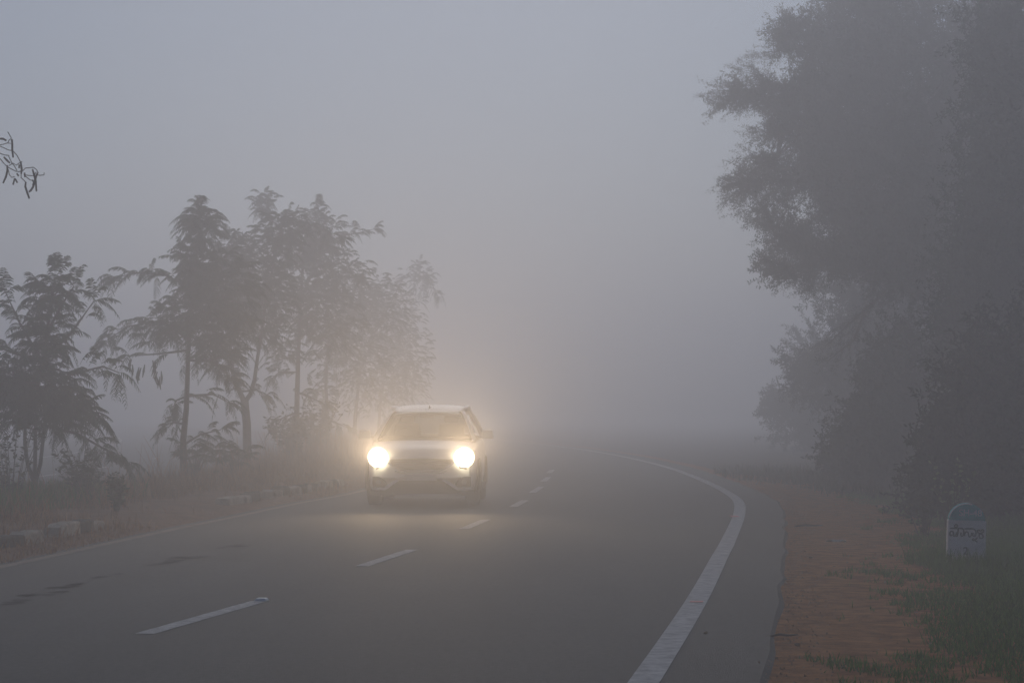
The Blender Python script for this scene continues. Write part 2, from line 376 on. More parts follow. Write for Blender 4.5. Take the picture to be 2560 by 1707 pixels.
def feathery_tree(label, Y, base, stems, branches, blobs, fl=.5, dens=2.0, pw=.024, droop=.55, pods=None, trunk_r=.08, ground_off=None):
    b3 = at(base[0], base[1], Y); b3.z = .05
    root = empty('tree', b3); tag(root, label, 'tree', 'young feathery trees in a row on the median')
    tm = MB(); wood = []
    def wp(x, y, dy=0): p = at(x, y, Y); return Vector((p.x, Y + dy, p.z))
    for path, r0, r1 in stems:
        pts = [wp(*p) - b3 for p in path]
        if path[0] == base: pts[0] = Vector((0, 0, -.1))
        tm.tube(pts, [r0 + (r1 - r0) * i / (len(pts) - 1) for i in range(len(pts))], 8); wood += dense(pts)
    P = []; D = []; L = []; bm = tm
    for path, n, dy in branches:
        k = len(path); pts = [wp(x, y, dy * i / (k - 1)) - b3 for i, (x, y) in enumerate(path)]
        r0 = .028; pts[0] = near(wood, pts[0]); bm.tube(pts, [r0 * (1 - .75 * i / (k - 1)) for i in range(k)], 5); wood += dense(pts)
        p, t = poly_pts(pts, int(n * dens * .62)); h = rng.normal(0, 1, p.shape); h[:, 2] *= .5; p = p + rng.normal(0, .06, p.shape)
        P.append(p); D.append(t * .8 + unit(h) * .95); L.append(fl * (.65 + .5 * rng.random(len(p))))
        P.append(np.array([pts[-1]] * 5)); h = rng.normal(0, .5, (5, 3)); D.append(np.array([(pts[-1] - pts[-2]).normalized()] * 5) + h); L.append(np.full(5, fl))
    for (x, y, rx, ry, n) in blobs:
        c = np.array(wp(x, y) - b3); sx = rx * Y / F; sz = ry * Y / F; n = int(n * dens * 1.15)
        q = unit(rng.normal(0, 1, (n, 3))) * (rng.random((n, 1)) ** .45)
        P.append(c + q * np.array([sx, min(sx, 1.3), sz]) * .82); dd = q * np.array([1, 1, .5]) + rng.normal(0, .55, (n, 3)) * np.array([1, 1, .55]); D.append(dd); L.append(fl * (.6 + .5 * rng.random(n)))
        for k in range(4):
            e = c + unit(rng.normal(0, 1, 3)) * np.array([sx, min(sx, 1.3), sz]) * .7; a_ = near(wood, Vector(c) * .7 + b_low(wood, c) * .3); bm.tube([a_, (a_ + Vector(e)) / 2 + Vector(rng.normal(0, .05, 3)), Vector(e)], [.02, .013, .006], 4)
    tm.build('trunk', M['bark'], root, smooth=True)
    np_quads('crown', fronds(np.concatenate(P), np.concatenate(D), np.concatenate(L), pw=pw, droop=droop), M['frond'], root)
    if pods:
        for (x, y) in pods:
            for k in range(4):
                pm = MB()
                p = wp(x + random.uniform(-8, 8), y + random.uniform(-6, 20), random.uniform(-.3, .3)) - b3
                pm.tube([p, p + Vector((random.uniform(-.05, .05), 0, -.13)), p + Vector((random.uniform(-.06, .06), 0, -.26))], [.008, .024, .006], 5)
                pm.build('pod', M['pod'], root)
    return root

feathery_tree('nearest young feathery tree with three slender stems at the left of the median', 35, (85, 1265),
    [([(85, 1265), (86, 1235), (86, 1203)], .062, .05), ([(86, 1205), (70, 1165), (62, 1110), (63, 1040), (72, 960)], .034, .02),
     ([(86, 1205), (88, 1140), (89, 1060), (92, 980), (110, 880), (126, 780), (137, 700)], .036, .01), ([(88, 1205), (101, 1160), (108, 1095), (115, 1030), (135, 970)], .036, .018)],
    [([(110, 890), (126, 780), (137, 690)], 30, 0), ([(112, 900), (170, 830), (215, 750)], 16, .6), ([(118, 820), (165, 760), (200, 720)], 10, -.5), ([(100, 900), (60, 810), (35, 735)], 16, -.6),
     ([(105, 990), (175, 935), (250, 915), (285, 930)], 22, .4), ([(110, 1050), (190, 1010), (262, 1045)], 22, -.6), ([(115, 1060), (190, 1085), (255, 1125), (300, 1160)], 24, .5),
     ([(85, 980), (20, 960), (-60, 950)], 20, -.5), ([(95, 900), (20, 880), (-70, 850)], 18, .7), ([(80, 1040), (10, 1040), (-50, 1050)], 18, 0)],
    [(90, 985, 120, 95, 90), (160, 1020, 100, 70, 50), (20, 970, 100, 100, 60), (-60, 930, 60, 110, 40), (120, 850, 65, 80, 30), (130, 740, 60, 60, 22)], fl=.42, dens=2.1, pw=.024)
feathery_tree('slim feathery tree with tall narrow top and a long left limb of hanging pods', 44.7, (465, 1215),
    [([(465, 1215), (459, 1150), (458, 1100), (466, 1020), (470, 900), (475, 800), (490, 650), (503, 540)], .085, .015)],
    [([(478, 760), (490, 650), (503, 520)], 60, 0), ([(480, 720), (420, 690), (350, 685), (298, 700)], 26, -.6), ([(478, 840), (400, 800), (310, 815), (255, 850)], 34, .5),
     ([(475, 870), (400, 885), (330, 890)], 3, -.3), ([(478, 800), (560, 760), (610, 800)], 26, .5), ([(472, 900), (540, 905), (590, 950)], 22, -.5),
     ([(469, 1000), (530, 985), (565, 1005)], 7, .3), ([(466, 985), (440, 1000), (430, 1015)], 5, .2), ([(460, 1060), (435, 1055), (425, 1068)], 5, -.2), ([(462, 1110), (500, 1085), (545, 1075)], 6, .3), ([(462, 1160), (490, 1190), (520, 1195)], 4, -.4)],
    [(505, 560, 42, 58, 44), (490, 660, 52, 65, 50), (480, 790, 95, 95, 90), (560, 720, 105, 110, 90), (540, 860, 75, 70, 50), (400, 830, 70, 45, 22)], fl=.42, dens=2.3, pods=[(330, 900), (350, 915), (380, 905), (395, 925)], trunk_r=.09)
feathery_tree('feathery tree whose thick trunk forks low into two arms', 54, (616, 1180),
    [([(616, 1180), (618, 1120), (617, 1060), (611, 1000)], .11, .10), ([(611, 1005), (596, 970), (582, 930), (575, 860), (570, 760)], .065, .03), ([(612, 1005), (626, 985), (636, 950), (643, 900), (655, 830), (670, 700)], .06, .03)],
    [([(600, 985), (580, 930), (578, 880)], 12, 0), ([(590, 980), (640, 975), (660, 990)], 8, .3), ([(570, 800), (560, 680), (575, 600)], 26, .4), ([(660, 780), (690, 640), (720, 560)], 30, -.4), ([(690, 620), (780, 560), (840, 590)], 24, .6)],
    [(585, 640, 85, 80, 80), (565, 760, 95, 110, 100), (650, 720, 105, 130, 120), (572, 890, 38, 50, 20), (700, 590, 70, 75, 60), (640, 830, 80, 50, 40)], fl=.40, dens=2.6)
feathery_tree('feathery tree with a straight trunk and a broad ragged top above the two forked neighbours', 63, (740, 1168),
    [([(740, 1168), (741, 1080), (743, 980), (746, 880), (752, 750), (760, 620)], .10, .03)],
    [([(752, 700), (690, 600), (655, 510)], 26, .6), ([(756, 640), (790, 560), (800, 520)], 30, -.3), ([(758, 650), (850, 590), (930, 570)], 26, .5), ([(742, 1040), (705, 1045), (690, 1065)], 8, 0), ([(744, 990), (790, 1000), (810, 1010)], 9, .4), ([(744, 940), (700, 930), (685, 945)], 10, -.4)],
    [(780, 600, 95, 90, 110), (740, 730, 130, 120, 150), (810, 800, 120, 110, 120), (705, 880, 50, 45, 24), (660, 510, 32, 32, 18), (850, 680, 90, 80, 70)], fl=.40, dens=2.6)
feathery_tree('fog-dimmed feathery tree with a thin trunk behind the straight-trunked one', 78, (817, 1150),
    [([(817, 1150), (818, 1050), (815, 960), (820, 850)], .09, .04)],
    [([(820, 880), (880, 780), (930, 720)], 20, .5), ([(817, 1060), (850, 1060), (870, 1070)], 8, 0)],
    [(860, 760, 110, 105, 120), (870, 880, 130, 130, 150), (940, 770, 90, 110, 90), (800, 980, 50, 50, 20)], fl=.42, dens=2.6)
feathery_tree('faint feathery tree with a drooping arm reaching right over the car', 95, (885, 1140),
    [([(885, 1140), (888, 1040), (900, 930), (960, 780)], .10, .04)],
    [([(950, 800), (1010, 690), (1050, 660)], 20, .4), ([(1040, 680), (1080, 710), (1095, 740)], 14, 0)],
    [(970, 800, 115, 130, 130), (1045, 695, 52, 52, 36), (930, 940, 130, 120, 120), (1020, 900, 80, 130, 80)], fl=.44, dens=2.6)
feathery_tree('faintest feathery tree at the far end of the median row, almost lost in fog', 114, (945, 1125),
    [([(945, 1125), (950, 1020), (965, 900)], .10, .05)], [([(965, 900), (1010, 820), (1030, 780)], 14, 0)],
    [(985, 880, 90, 130, 90), (960, 990, 90, 90, 70), (1030, 960, 60, 100, 50)], fl=.46, dens=2.6)

def sprays(P, D, L, nleaf=26, ll=.075, lw=.02, twig=.004):
    """thin twigs carrying many small leaflets"""
    n = len(P); D = unit(D); out = []
    E = P + D * L[:, None] + np.array([0, 0, -.12]) * L[:, None]; w = np.array([0, 0, twig])
    out.append(np.stack([P - w, E - w * .4, E + w * .4, P + w], 1))
    for i in range(nleaf):
        t = rng.random((n, 1)) ** .8; b = P + (E - P) * t
        dv = unit(D * .5 + rng.normal(0, .75, (n, 3))); wv = unit(np.cross(dv, rng.normal(0, 1, (n, 3)))) * lw * .5
        ln = ll * (.6 + .8 * rng.random((n, 1)))
        b = b + rng.normal(0, .025, (n, 3))
        out.append(np.stack([b - wv * .4, b + dv * ln * .6 - wv, b + dv * ln, b + dv * ln * .5 + wv], 1))
    return np.concatenate(out)
def leafy(name, label, cat, group, Y, base, trunk, limbs, blobs, tips=(), depth=2.2, leaf='fine', nleaf=30, ll=.085, lw=.026, slen=.55, dmul=2.2, up=.0):
    b3 = at(base[0], base[1], Y); b3.z = -.03
    root = empty(name, b3); tag(root, label, cat, group)
    def wp(x, y, dy=0): p = at(x, y, Y); return Vector((p.x, Y + dy, p.z))
    tm = MB(); wood = []
    for path, r0, r1 in trunk:
        pts = [wp(*p) - b3 for p in path]
        if path[0] == base: pts[0] = Vector((0, 0, -.1))
        tm.tube(pts, [r0 + (r1 - r0) * i / (len(pts) - 1) for i in range(len(pts))], 9); wood += dense(pts)
    P = []; D = []; L = []; bm = tm; fine = []
    for path, n, dy in list(limbs) + list(tips):
        k = len(path); pts = [wp(x, y, dy * i / (k - 1)) - b3 for i, (x, y) in enumerate(path)]
        r0 = .05 if (path, n, dy) in limbs else .022
        pts[0] = near(wood, pts[0]); bm.tube(pts, [r0 * (1 - .85 * i / (k - 1)) for i in range(k)], 5); wood += dense(pts)
        p, t = poly_pts(pts, int(n * 2.6)); h = rng.normal(0, 1, p.shape); fine.append(sprays(p + h * .05, t * 1.0 + unit(h) * .75, slen * .8 * (.4 + .7 * rng.random(len(p))), 34, ll * .62, lw * .5, .003))
    for (x, y, rx, ry, n) in blobs:
        c = np.array(wp(x, y) - b3); s3 = np.array([rx * Y / F, depth, ry * Y / F]); n = int(n * dmul)
        # clumps inside the blob give light gaps and dark masses
        nc = max(6, n // 40); cc = unit(rng.normal(0, 1, (nc, 3))) * rng.random((nc, 1)) ** .4
        k = rng.integers(0, nc, n); q = cc[k] + rng.normal(0, .17, (n, 3))
        P.append(c + q * s3); D.append(q * s3 + rng.normal(0, .8, (n, 3)) + np.array([0, 0, up])); L.append(slen * (.5 + .7 * rng.random(n)))
        for j in range(min(nc, 7)):
            e = c + cc[j] * s3; a_ = near(wood, Vector(c) * .7 + b_low(wood, c) * .3); bm.tube([a_, (a_ + Vector(e)) / 2 + Vector(rng.normal(0, .12, 3)), Vector(e)], [.03, .02, .008], 4)
    tm.build('trunk' if cat == 'tree' else 'stem', M['bark'], root, smooth=True)
    np_quads('crown' if cat == 'tree' else 'foliage', np.concatenate([sprays(np.concatenate(P), np.concatenate(D), np.concatenate(L), nleaf, ll, lw)] + fine), M[leaf], root)
    return root
GR = 'trees and bushes crowding the right verge'
T = lambda *p: list(p)
leafy('tree', 'huge fine-leaved tree overhanging the road from the right with long feathery sprays', 'tree', GR, 50, (2390, 1195),
    [([(2390, 1195), (2385, 1000), (2360, 800), (2330, 620)], .28, .2), ([(2335, 640), (2250, 500), (2160, 380)], .16, .07), ([(2335, 640), (2330, 400), (2290, 150), (2260, -40)], .17, .06), ([(2350, 760), (2200, 690), (2060, 620)], .12, .04)],
    [(T((2223, 430), (2116, 330), (2000, 270)), 70, -.6), (T((2185, 400), (2085, 430), (1970, 450)), 60, .6), (T((2262, 300), (2162, 150), (2101, 60)), 60, 0), (T((2162, 650), (2078, 640), (2020, 660)), 50, -.3),
     (T((2223, 720), (2147, 790), (2060, 875)), 26, .5), (T((2208, 800), (2131, 850), (2060, 905)), 12, -.5)],
    [(2193, 70, 130, 120, 620), (2131, 190, 130, 70, 420), (2035, 240, 85, 30, 170), (2162, 380, 150, 130, 800), (2070, 330, 60, 40, 110), (2055, 430, 70, 50, 170), (2124, 560, 105, 90, 420), (2074, 640, 50, 45, 90), (2330, 250, 170, 230, 900), (2330, 600, 170, 150, 600), (2223, 620, 110, 90, 360), (2490, 150, 130, 230, 600), (2480, 500, 120, 200, 500), (2254, -60, 160, 60, 260), (1925, 245, 95, 34, 105), (1890, 450, 75, 42, 80), (1945, 350, 70, 45, 75), (1950, 560, 70, 50, 80), (1965, 660, 55, 40, 60), (2000, 110, 75, 60, 95)],
    [(T((2010, 250), (1882, 235), (1790, 220)), 46, .3), (T((2010, 260), (1872, 260), (1787, 268)), 40, -.3), (T((2030, 240), (1902, 190), (1840, 176)), 36, 0), (T((2065, 190), (1980, 120), (1890, 128)), 34, .4), (T((2111, 120), (2010, 70), (1955, 48)), 30, -.4), (T((2134, 60), (2088, 20), (2050, -10)), 30, 0),
     (T((2010, 300), (1950, 320), (1884, 330)), 26, .2), (T((2020, 390), (1940, 395), (1857, 400)), 28, -.4), (T((2000, 430), (1882, 440), (1817, 446)), 30, .3), (T((2010, 470), (1892, 480), (1818, 488)), 26, 0), (T((2010, 480), (1902, 505), (1852, 535)), 26, -.3), (T((2050, 560), (1970, 570), (1884, 555)), 26, .4), (T((2050, 590), (1990, 610), (1962, 606)), 20, 0), (T((2040, 640), (1990, 650), (1955, 632)), 24, -.2), (T((2040, 660), (1995, 690), (1962, 698)), 26, .2), (T((2058, 680), (2035, 710), (2020, 725)), 18, 0)], depth=2.6)
leafy('tree', 'dark dense tree at the right margin behind the milestone, leaning out of the picture', 'tree', GR, 38, (2545, 1245),
    [([(2545, 1245), (2540, 1000), (2520, 700), (2500, 400)], .2, .08)], [(T((2530, 800), (2430, 700), (2360, 640)), 50, .4)],
    [(2520, 250, 130, 250, 620), (2500, 600, 130, 200, 620), (2470, 830, 120, 150, 520), (2560, 450, 110, 260, 500), (2580, 900, 120, 200, 500)], depth=1.8, leaf='bush', ll=.09, lw=.028)
leafy('tree', 'dark tall tree added to darken the fog at the right margin beyond the leaning tree', 'tree', GR, 43, (2860, 1222),  # mostly out-of-frame tree, added to darken the fog along the right margin
    [([(2860, 1222), (2850, 1000), (2820, 700), (2790, 350)], .22, .1)], [],
    [(2640, 250, 140, 260, 500), (2620, 650, 120, 220, 420), (2850, 300, 240, 320, 520), (2680, 960, 140, 170, 360), (2900, 800, 220, 260, 360)], depth=2.4, leaf='bush', ll=.10, lw=.035)
leafy('tree', 'grey fog-dimmed tree filling the gap behind the overhanging tree', 'tree', GR, 66, (2250, 1152),
    [([(2250, 1152), (2245, 1000), (2230, 800), (2200, 600)], .22, .1)], [(T((2220, 800), (2100, 720), (2020, 700)), 40, 0)],
    [(2200, 500, 150, 200, 640), (2180, 750, 150, 140, 560), (2120, 900, 130, 120, 500), (2330, 700, 150, 300, 700), (2230, 1000, 140, 90, 400), (2350, 300, 140, 250, 560)], depth=2.4, ll=.1, lw=.03)
leafy('bush', 'dark leafy bush rising right behind the milestone', 'bush', GR, 31, (2470, 1297),
    [([(2470, 1297), (2460, 1150), (2440, 1000)], .05, .02), ([(2470, 1297), (2520, 1130), (2550, 950)], .05, .02)], [],
    [(2470, 1120, 120, 130, 560), (2540, 1000, 90, 190, 520), (2420, 1010, 70, 90, 200), (2570, 1200, 90, 110, 320), (2350, 1200, 60, 70, 170)], depth=1.2, leaf='bush', ll=.085, lw=.035, slen=.42)
leafy('bush', 'wide dull bush beyond the verge between the milestone and the fog', 'bush', GR, 47, (2220, 1205),
    [([(2220, 1205), (2225, 1100), (2240, 980)], .06, .02), ([(2220, 1205), (2290, 1080), (2330, 960)], .06, .02)], [],
    [(2210, 1060, 110, 110, 420), (2310, 980, 120, 150, 560), (2330, 1130, 110, 70, 300), (2150, 1130, 70, 55, 170), (2390, 1060, 90, 120, 360)], depth=1.5, leaf='bush', ll=.1, lw=.035)
leafy('bush', 'pale grey bush half lost in fog along the right verge', 'bush', GR, 86, (2020, 1126),
    [([(2020, 1126), (2030, 1000), (2050, 880)], .07, .02), ([(2020, 1126), (1970, 1040), (1940, 940)], .05, .02)], [],
    [(2080, 940, 110, 120, 420), (2040, 1050, 110, 70, 300), (2140, 1050, 90, 90, 300), (1970, 1000, 50, 70, 100)], depth=1.8, leaf='bush', ll=.12, lw=.04)

# ------------------------------------------------------------------ weeds, shrubs, plants
def weed(name, label, cat, group, base, h, spread, nst, leaf, ll=.06, lw=.022, nl=12, seed=0):
    rs = np.random.default_rng(seed); root = empty(name, base); tag(root, label, cat, group); sm = MB(); q = []
    for k in range(nst):
        a = rs.random() * 6.28; s_ = spread * rs.random() ** .6; hh = h * (.55 + .45 * rs.random())
        pts = [Vector((.02 * math.cos(a), .02 * math.sin(a), -.08)), Vector((s_ * .5 * math.cos(a), s_ * .5 * math.sin(a), hh * .55)), Vector((s_ * math.cos(a), s_ * math.sin(a), hh))]
        sm.tube(pts, [.007, .005, .003], 4)
        for j in range(nl):
            t = .25 + .75 * rs.random(); b = np.array(pts[1].lerp(pts[2], max(0, t * 2 - 1)) if t > .5 else pts[0].lerp(pts[1], t * 2))
            dv = rs.normal(0, 1, 3); dv[2] = abs(dv[2]) * .4; dv /= np.linalg.norm(dv); wv = np.cross(dv, rs.normal(0, 1, 3)); wv /= np.linalg.norm(wv); wv *= lw * .5; l_ = ll * (.6 + .8 * rs.random())
            q.append([b - wv * .3, b + dv * l_ * .5 - wv, b + dv * l_, b + dv * l_ * .5 + wv])
    sm.build('stem', M['bark'], root); np_quads('foliage', np.array(q), M[leaf], root)
    return root
p = at(2385, 1300, 25.5)
weed('shrub', 'small shrub with pale yellow-green leaves standing beside the milestone', 'shrub', None, (p.x, 25.5, -.04), 1.0, .34, 16, 'pale_leaf', .06, .04, 9, 3)
weed('shrub', 'low pale-leaved shrub left of the milestone at the edge of the red soil', 'shrub', None, (at(2310, 1290, 27).x, 27, -.04), .55, .3, 12, 'weed', .06, .035, 12, 4)
weed('shrub', 'small dark upright shrub on the end of the striped kerb', 'shrub', None, median_pt(1.25, 30.2), .5, .16, 26, 'frond', .07, .03, 22, 5)
weed('weed', 'tall straggly brown weed at the left edge in front of the three-stemmed tree', 'weed', None, median_pt(2.9, 31), 1.25, .5, 18, 'weed', .08, .035, 16, 6)
weed('weed', 'dense dark weed round the foot of the three-stemmed tree', 'weed', None, median_pt(2.3, 32.5), .75, .55, 30, 'weed', .08, .035, 20, 7)
for k, (off, Y, lab) in enumerate(((3.3, 43, 'leafy seedling at the left foot of the slim tree with pods'), (2.9, 45, 'leafy seedling at the right foot of the slim tree with pods'))):
    b = median_pt(off, Y); root = empty('seedling', b); tag(root, lab, 'seedling', 'feathery seedlings under the trees')
    n = 26; a = rng.random(n) * 6.28; D = np.stack([np.cos(a), np.sin(a), .5 * rng.random(n)], 1); P = np.stack([rng.normal(0, .12, n), rng.normal(0, .12, n), .25 + .45 * rng.random(n)], 1)
    sm = MB()
    for q in P: sm.tube([(0, 0, -.05), (q[0] * .5, q[1] * .5, q[2] * .6), tuple(q)], [.012, .008, .004], 4)
    sm.build('stem', M['bark'], root); np_quads('foliage', fronds(P, D, np.full(n, .42)), M['frond'], root)
weed('bush', 'low hazy bush under the straight-trunked median tree', 'bush', None, median_pt(3.4, 61), 1.5, .8, 34, 'weed', .14, .06, 26, 9)
weed('bush', 'taller hazy bush under the thin-trunked tree left of the car', 'bush', None, median_pt(3.2, 71), 1.7, 1.0, 40, 'weed', .15, .06, 26, 10)

# grass
def blades(P, h, w, lean=.35):
    n = len(P); a = rng.random(n) * 6.283; ld = np.stack([np.cos(a), np.sin(a), np.zeros(n)], 1) * (lean * h * rng.random(n))[:, None]
    b = rng.random(n) * 6.283; wv = np.stack([np.cos(b), np.sin(b), np.zeros(n)], 1) * (w * .5)[:, None]
    mid = P + ld * .35 + np.array([0, 0, 1.0]) * (h * .55)[:, None]; top = P + ld + np.array([0, 0, 1.0]) * h[:, None]
    return np.concatenate([np.stack([P - wv, mid - wv * .8, mid + wv * .8, P + wv], 1), np.stack([mid - wv * .8, top - wv * .2, top + wv * .2, mid + wv * .8], 1)])
def fbm(x, y): return (np.sin(x * 1.7 + 1.1 * np.sin(y * .9)) + np.sin(y * 1.3 + 1.4 * np.sin(x * 1.1 + 2)) + .6 * np.sin(x * 4.3 + y * 3.1) + .5 * np.sin(x * 7.9 - y * 6.3)) / 3.1
def median_grass(n, lo, hi, y0, y1, hmin, hmax, gap=True):
    Y = y0 + (y1 - y0) * rng.random(n) ** 1.2; off = lo + (hi - lo) * rng.random(n); X = vxL(Y) - off
    keep = fbm(X * 1.3, Y * 1.1) > -.35 + rng.normal(0, .2, n)
    if gap: keep &= ~((Y > 28.2) & (Y < 37.5) & (off < 1.6) & (rng.random(n) > .05))
    X, Y, off = X[keep], Y[keep], off[keep]; k = (off - .1) / 4.25
    Z = .0 + .16 * np.sin(np.pi * np.clip(k, 0, 1)) ** .8 - .03
    h = (hmin + (hmax - hmin) * rng.random(len(X)) ** 2.2) * (.7 + .5 * np.clip(off / 2.5, 0, 1)); w = .006 + .010 * rng.random(len(X))
    return blades(np.stack([X, Y, Z], 1), h, w, .7)
q = np.concatenate([median_grass(4500, .12, .62, 17, 48, .04, .14), median_grass(34000, .25, 4.2, 17, 60, .06, .28), median_grass(16000, 1.6, 4.2, 17, 62, .12, .36), median_grass(500, 2.2, 4.1, 37, 62, .4, .8), median_grass(160, 2.2, 4.1, 24, 37, .35, .7), median_grass(9000, .4, 4.2, 58, 105, .1, .7)])
tag(np_quads('dry_grass', q, M['dry']), 'dry brown grass and straw covering the median under the trees', 'grass', kind='stuff')
Y = 25 + 10 * rng.random(9000); off = 1.9 + 2.2 * rng.random(9000); X = vxL(Y) - off; k = (X < -6.2 + .05 * (Y - 30)) | (rng.random(9000) < .2)
X, Y, off = X[k], Y[k], off[k]
q = blades(np.stack([X, Y, np.full(len(X), .1)], 1), .12 + .26 * rng.random(len(X)), .010 + .014 * rng.random(len(X)), .6)
tag(np_quads('green_weeds', q, M['green']), 'dark green low weeds massed below the nearest feathery tree', 'weeds', kind='stuff')
gx = [(12.2, 1.9), (17.6, 2.7), (22.3, 3.5), (27.5, 4.6), (34, 5.4), (60, 6.2)]
n = 150000; Y = 9 + 32 * rng.random(n) ** 1.3; bx = np.interp(Y, [a for a, _ in gx], [b for _, b in gx]); X = bx - .45 + 4.0 * rng.random(n) ** 1.25
nz = fbm(X * 2.6, Y * 1.5) + .5 * fbm(X * 7 + 3, Y * 4); keep = nz > .55 - (X - bx) * 1.35 + rng.normal(0, .12, n)
X, Y, bx = X[keep], Y[keep], bx[keep]
h = .025 + .05 * rng.random(len(X)) + np.clip((X - bx - .5) * .14, 0, .22) * rng.random(len(X)); w = .005 + .007 * rng.random(len(X))
tag(np_quads('grass', blades(np.stack([X, Y, np.full(len(X), -.035)], 1), h, w, .8), M['green']), 'short green grass creeping over the red soil of the right verge', 'grass', kind='stuff')
n = 3000; Y = 9 + 34 * rng.random(n); X = vxR(Y) + .70 + rng.normal(0, .05, n) + .3 * rng.random(n) ** 2; sz = .003 + .007 * rng.random(n) ** 3
c0 = np.stack([X, Y, np.where(X < vxR(Y) + .6, .004, -.008) + sz * .3], 1); T4 = np.array([[1, 0, -.6], [-.5, .87, -.6], [-.5, -.87, -.6], [0, 0, .8]]); q = []
for tri in ((0, 1, 3), (1, 2, 3), (2, 0, 3)):
    v0, v1, v2 = (c0 + T4[k] * sz[:, None] * (.7 + .6 * rng.random((n, 1))) for k in tri); q.append(np.stack([v0, v1, v2, (v0 + v2) / 2], 1))
tag(np_quads('gravel', np.concatenate(q), M['pebble']), 'loose gravel crumbling along the broken asphalt edge', 'gravel', kind='stuff')
n = 20000; Y = 30 + 26 * rng.random(n) ** 1.2; lo = np.clip(3.4 - (Y - 30) * .12, .75, 3.4); X = vxR(Y) + lo + rng.normal(0, .25, n) + (5.5 - lo) * rng.random(n); k = fbm(X * 1.9, Y * .9) > -.25 + .5 * (Y < 40); X, Y = X[k & (X > vxR(Y) + .7)], Y[k & (X > vxR(Y) + .7)]
tag(np_quads('scrub', blades(np.stack([X, Y, np.full(len(X), -.05)], 1), .04 + .26 * rng.random(len(X)) ** 2.5, .012 + .02 * rng.random(len(X)), .9), M['weed']), 'brownish scrub creeping over the far end of the red soil verge', 'scrub', kind='stuff')
n = 5200; Y = 20.4 + 2.6 * rng.random(n); X = 3.9 + 1.9 * rng.random(n)
tag(np_quads('tall_grass', blades(np.stack([X, Y, np.full(n, -.05)], 1), .07 + .16 * rng.random(n) ** 1.5, .005 + .006 * rng.random(n), .5), M['green']), 'taller green grass hiding the foot of the milestone', 'grass', kind='stuff')
n = 1500; Y = 10 + 26 * rng.random(n); X = vxR(Y) + .6 + 2.6 * rng.random(n); c = np.stack([X, Y, np.full(n, -.008)], 1)
a = rng.random(n) * 6.28; u = np.stack([np.cos(a), np.sin(a), .25 * rng.normal(0, 1, n)], 1); v = np.stack([-np.sin(a), np.cos(a), .25 * rng.normal(0, 1, n)], 1); s = (.006 + .016 * rng.random(n) ** 2)[:, None]
tag(np_quads('leaf_litter', np.stack([c - u * s, c - v * s * .5, c + u * s, c + v * s * .5], 1), M['litter']), 'scattered dry leaf bits on the red soil verge', 'leaf litter', kind='stuff')
n = 900; Y = 18 + 26 * rng.random(n); X = vxL(Y) - .1 - 1.6 * rng.random(n); c = np.stack([X, Y, np.full(n, .05)], 1)
a = rng.random(n) * 6.28; u = np.stack([np.cos(a), np.sin(a), .3 * rng.normal(0, 1, n)], 1); v = np.stack([-np.sin(a), np.cos(a), .3 * rng.normal(0, 1, n)], 1); s = (.008 + .02 * rng.random(n) ** 2)[:, None]
tag(np_quads('leaf_litter', np.stack([c - u * s, c - v * s * .5, c + u * s, c + v * s * .5], 1), M['litter']), 'dry leaf bits along the dusty edge of the median', 'leaf litter', kind='stuff')

# ------------------------------------------------------------------ kerbs of painted stones
def kerb(label, Y0, Y1, off, h, stripes, seed):
    rs = random.Random(seed); b = median_pt(off, (Y0 + Y1) / 2); b.z = 0
    root = empty('kerb', b); tag(root, label, 'kerb', 'broken striped kerbs along the median')
    n = len(stripes); y = Y0; tot = sum(w for _, w in stripes)
    for c, w in stripes:
        y1 = y + (Y1 - Y0) * w / tot; mb = MB(); rows = []; tilt = rs.uniform(-.06, .06); sag = rs.uniform(-.03, .012)
        K = 5
        for k in range(K + 1):
            yy = y + (y1 - y - .012) * k / K; x = xL(yy) - off; hh = h + sag + tilt * (k / K - .5) * .5 + rs.uniform(-.018, .012); d_ = .20
            if k in (0, K): hh -= .008
            prof = [(d_ * .55, -.1), (d_ * .52 + rs.uniform(-.008, .008), hh * .55), (d_ * .49, hh - .022), (d_ * .40, hh), (-d_ * .4, hh), (-d_ * .5, hh - .03), (-d_ * .5, -.1)]
            rows.append([Vector((x + a, yy, z)) - b for a, z in prof])
        g0 = mb.grid(rows, 0, True); mb.face([g0 + i for i in range(7)]); mb.face([g0 + K * 7 + i for i in range(7)][::-1])
        mb.build('stone', M['kerb_white' if c else 'kerb_black'], root); y = y1
def Yof(px, off):                                   # distance where the kerb line crosses a picture column
    best = min(np.arange(14, 90, .1), key=lambda Y: abs(1280 + F * (xL(Y) - off) / Y - px)); return float(best)
KO = .64
yk = lambda px: Yof(px, KO)
kerb('nearest striped kerb running out of the picture at the left, half buried in dry grass', 17.0, yk(88), KO, .215, [(0, 1), (1, 1), (0, 1), (1, .8), (0, 1.2), (1, .5)], 1)
kerb('pale kerb stub with one dark band beside the small dark upright shrub', yk(138), yk(243), KO, .20, [(1, 1), (0, .75), (1, .65)], 2)
kerb('short leaning grey kerb just past the bare gap in the median', yk(556), yk(636), KO, .19, [(1, .6), (1, .7), (0, .5)], 3)
kerb('long striped kerb left of the car in front of the straight-trunked tree', yk(662), yk(785), KO, .21, [(1, 1), (0, .5), (1, .9), (0, .5), (1, .5), (0, .6)], 4)
kerb('farthest kerb stub fading behind the glow of the left headlight', yk(800), yk(850), KO, .20, [(1, 1), (0, .8), (1, 1)], 5)

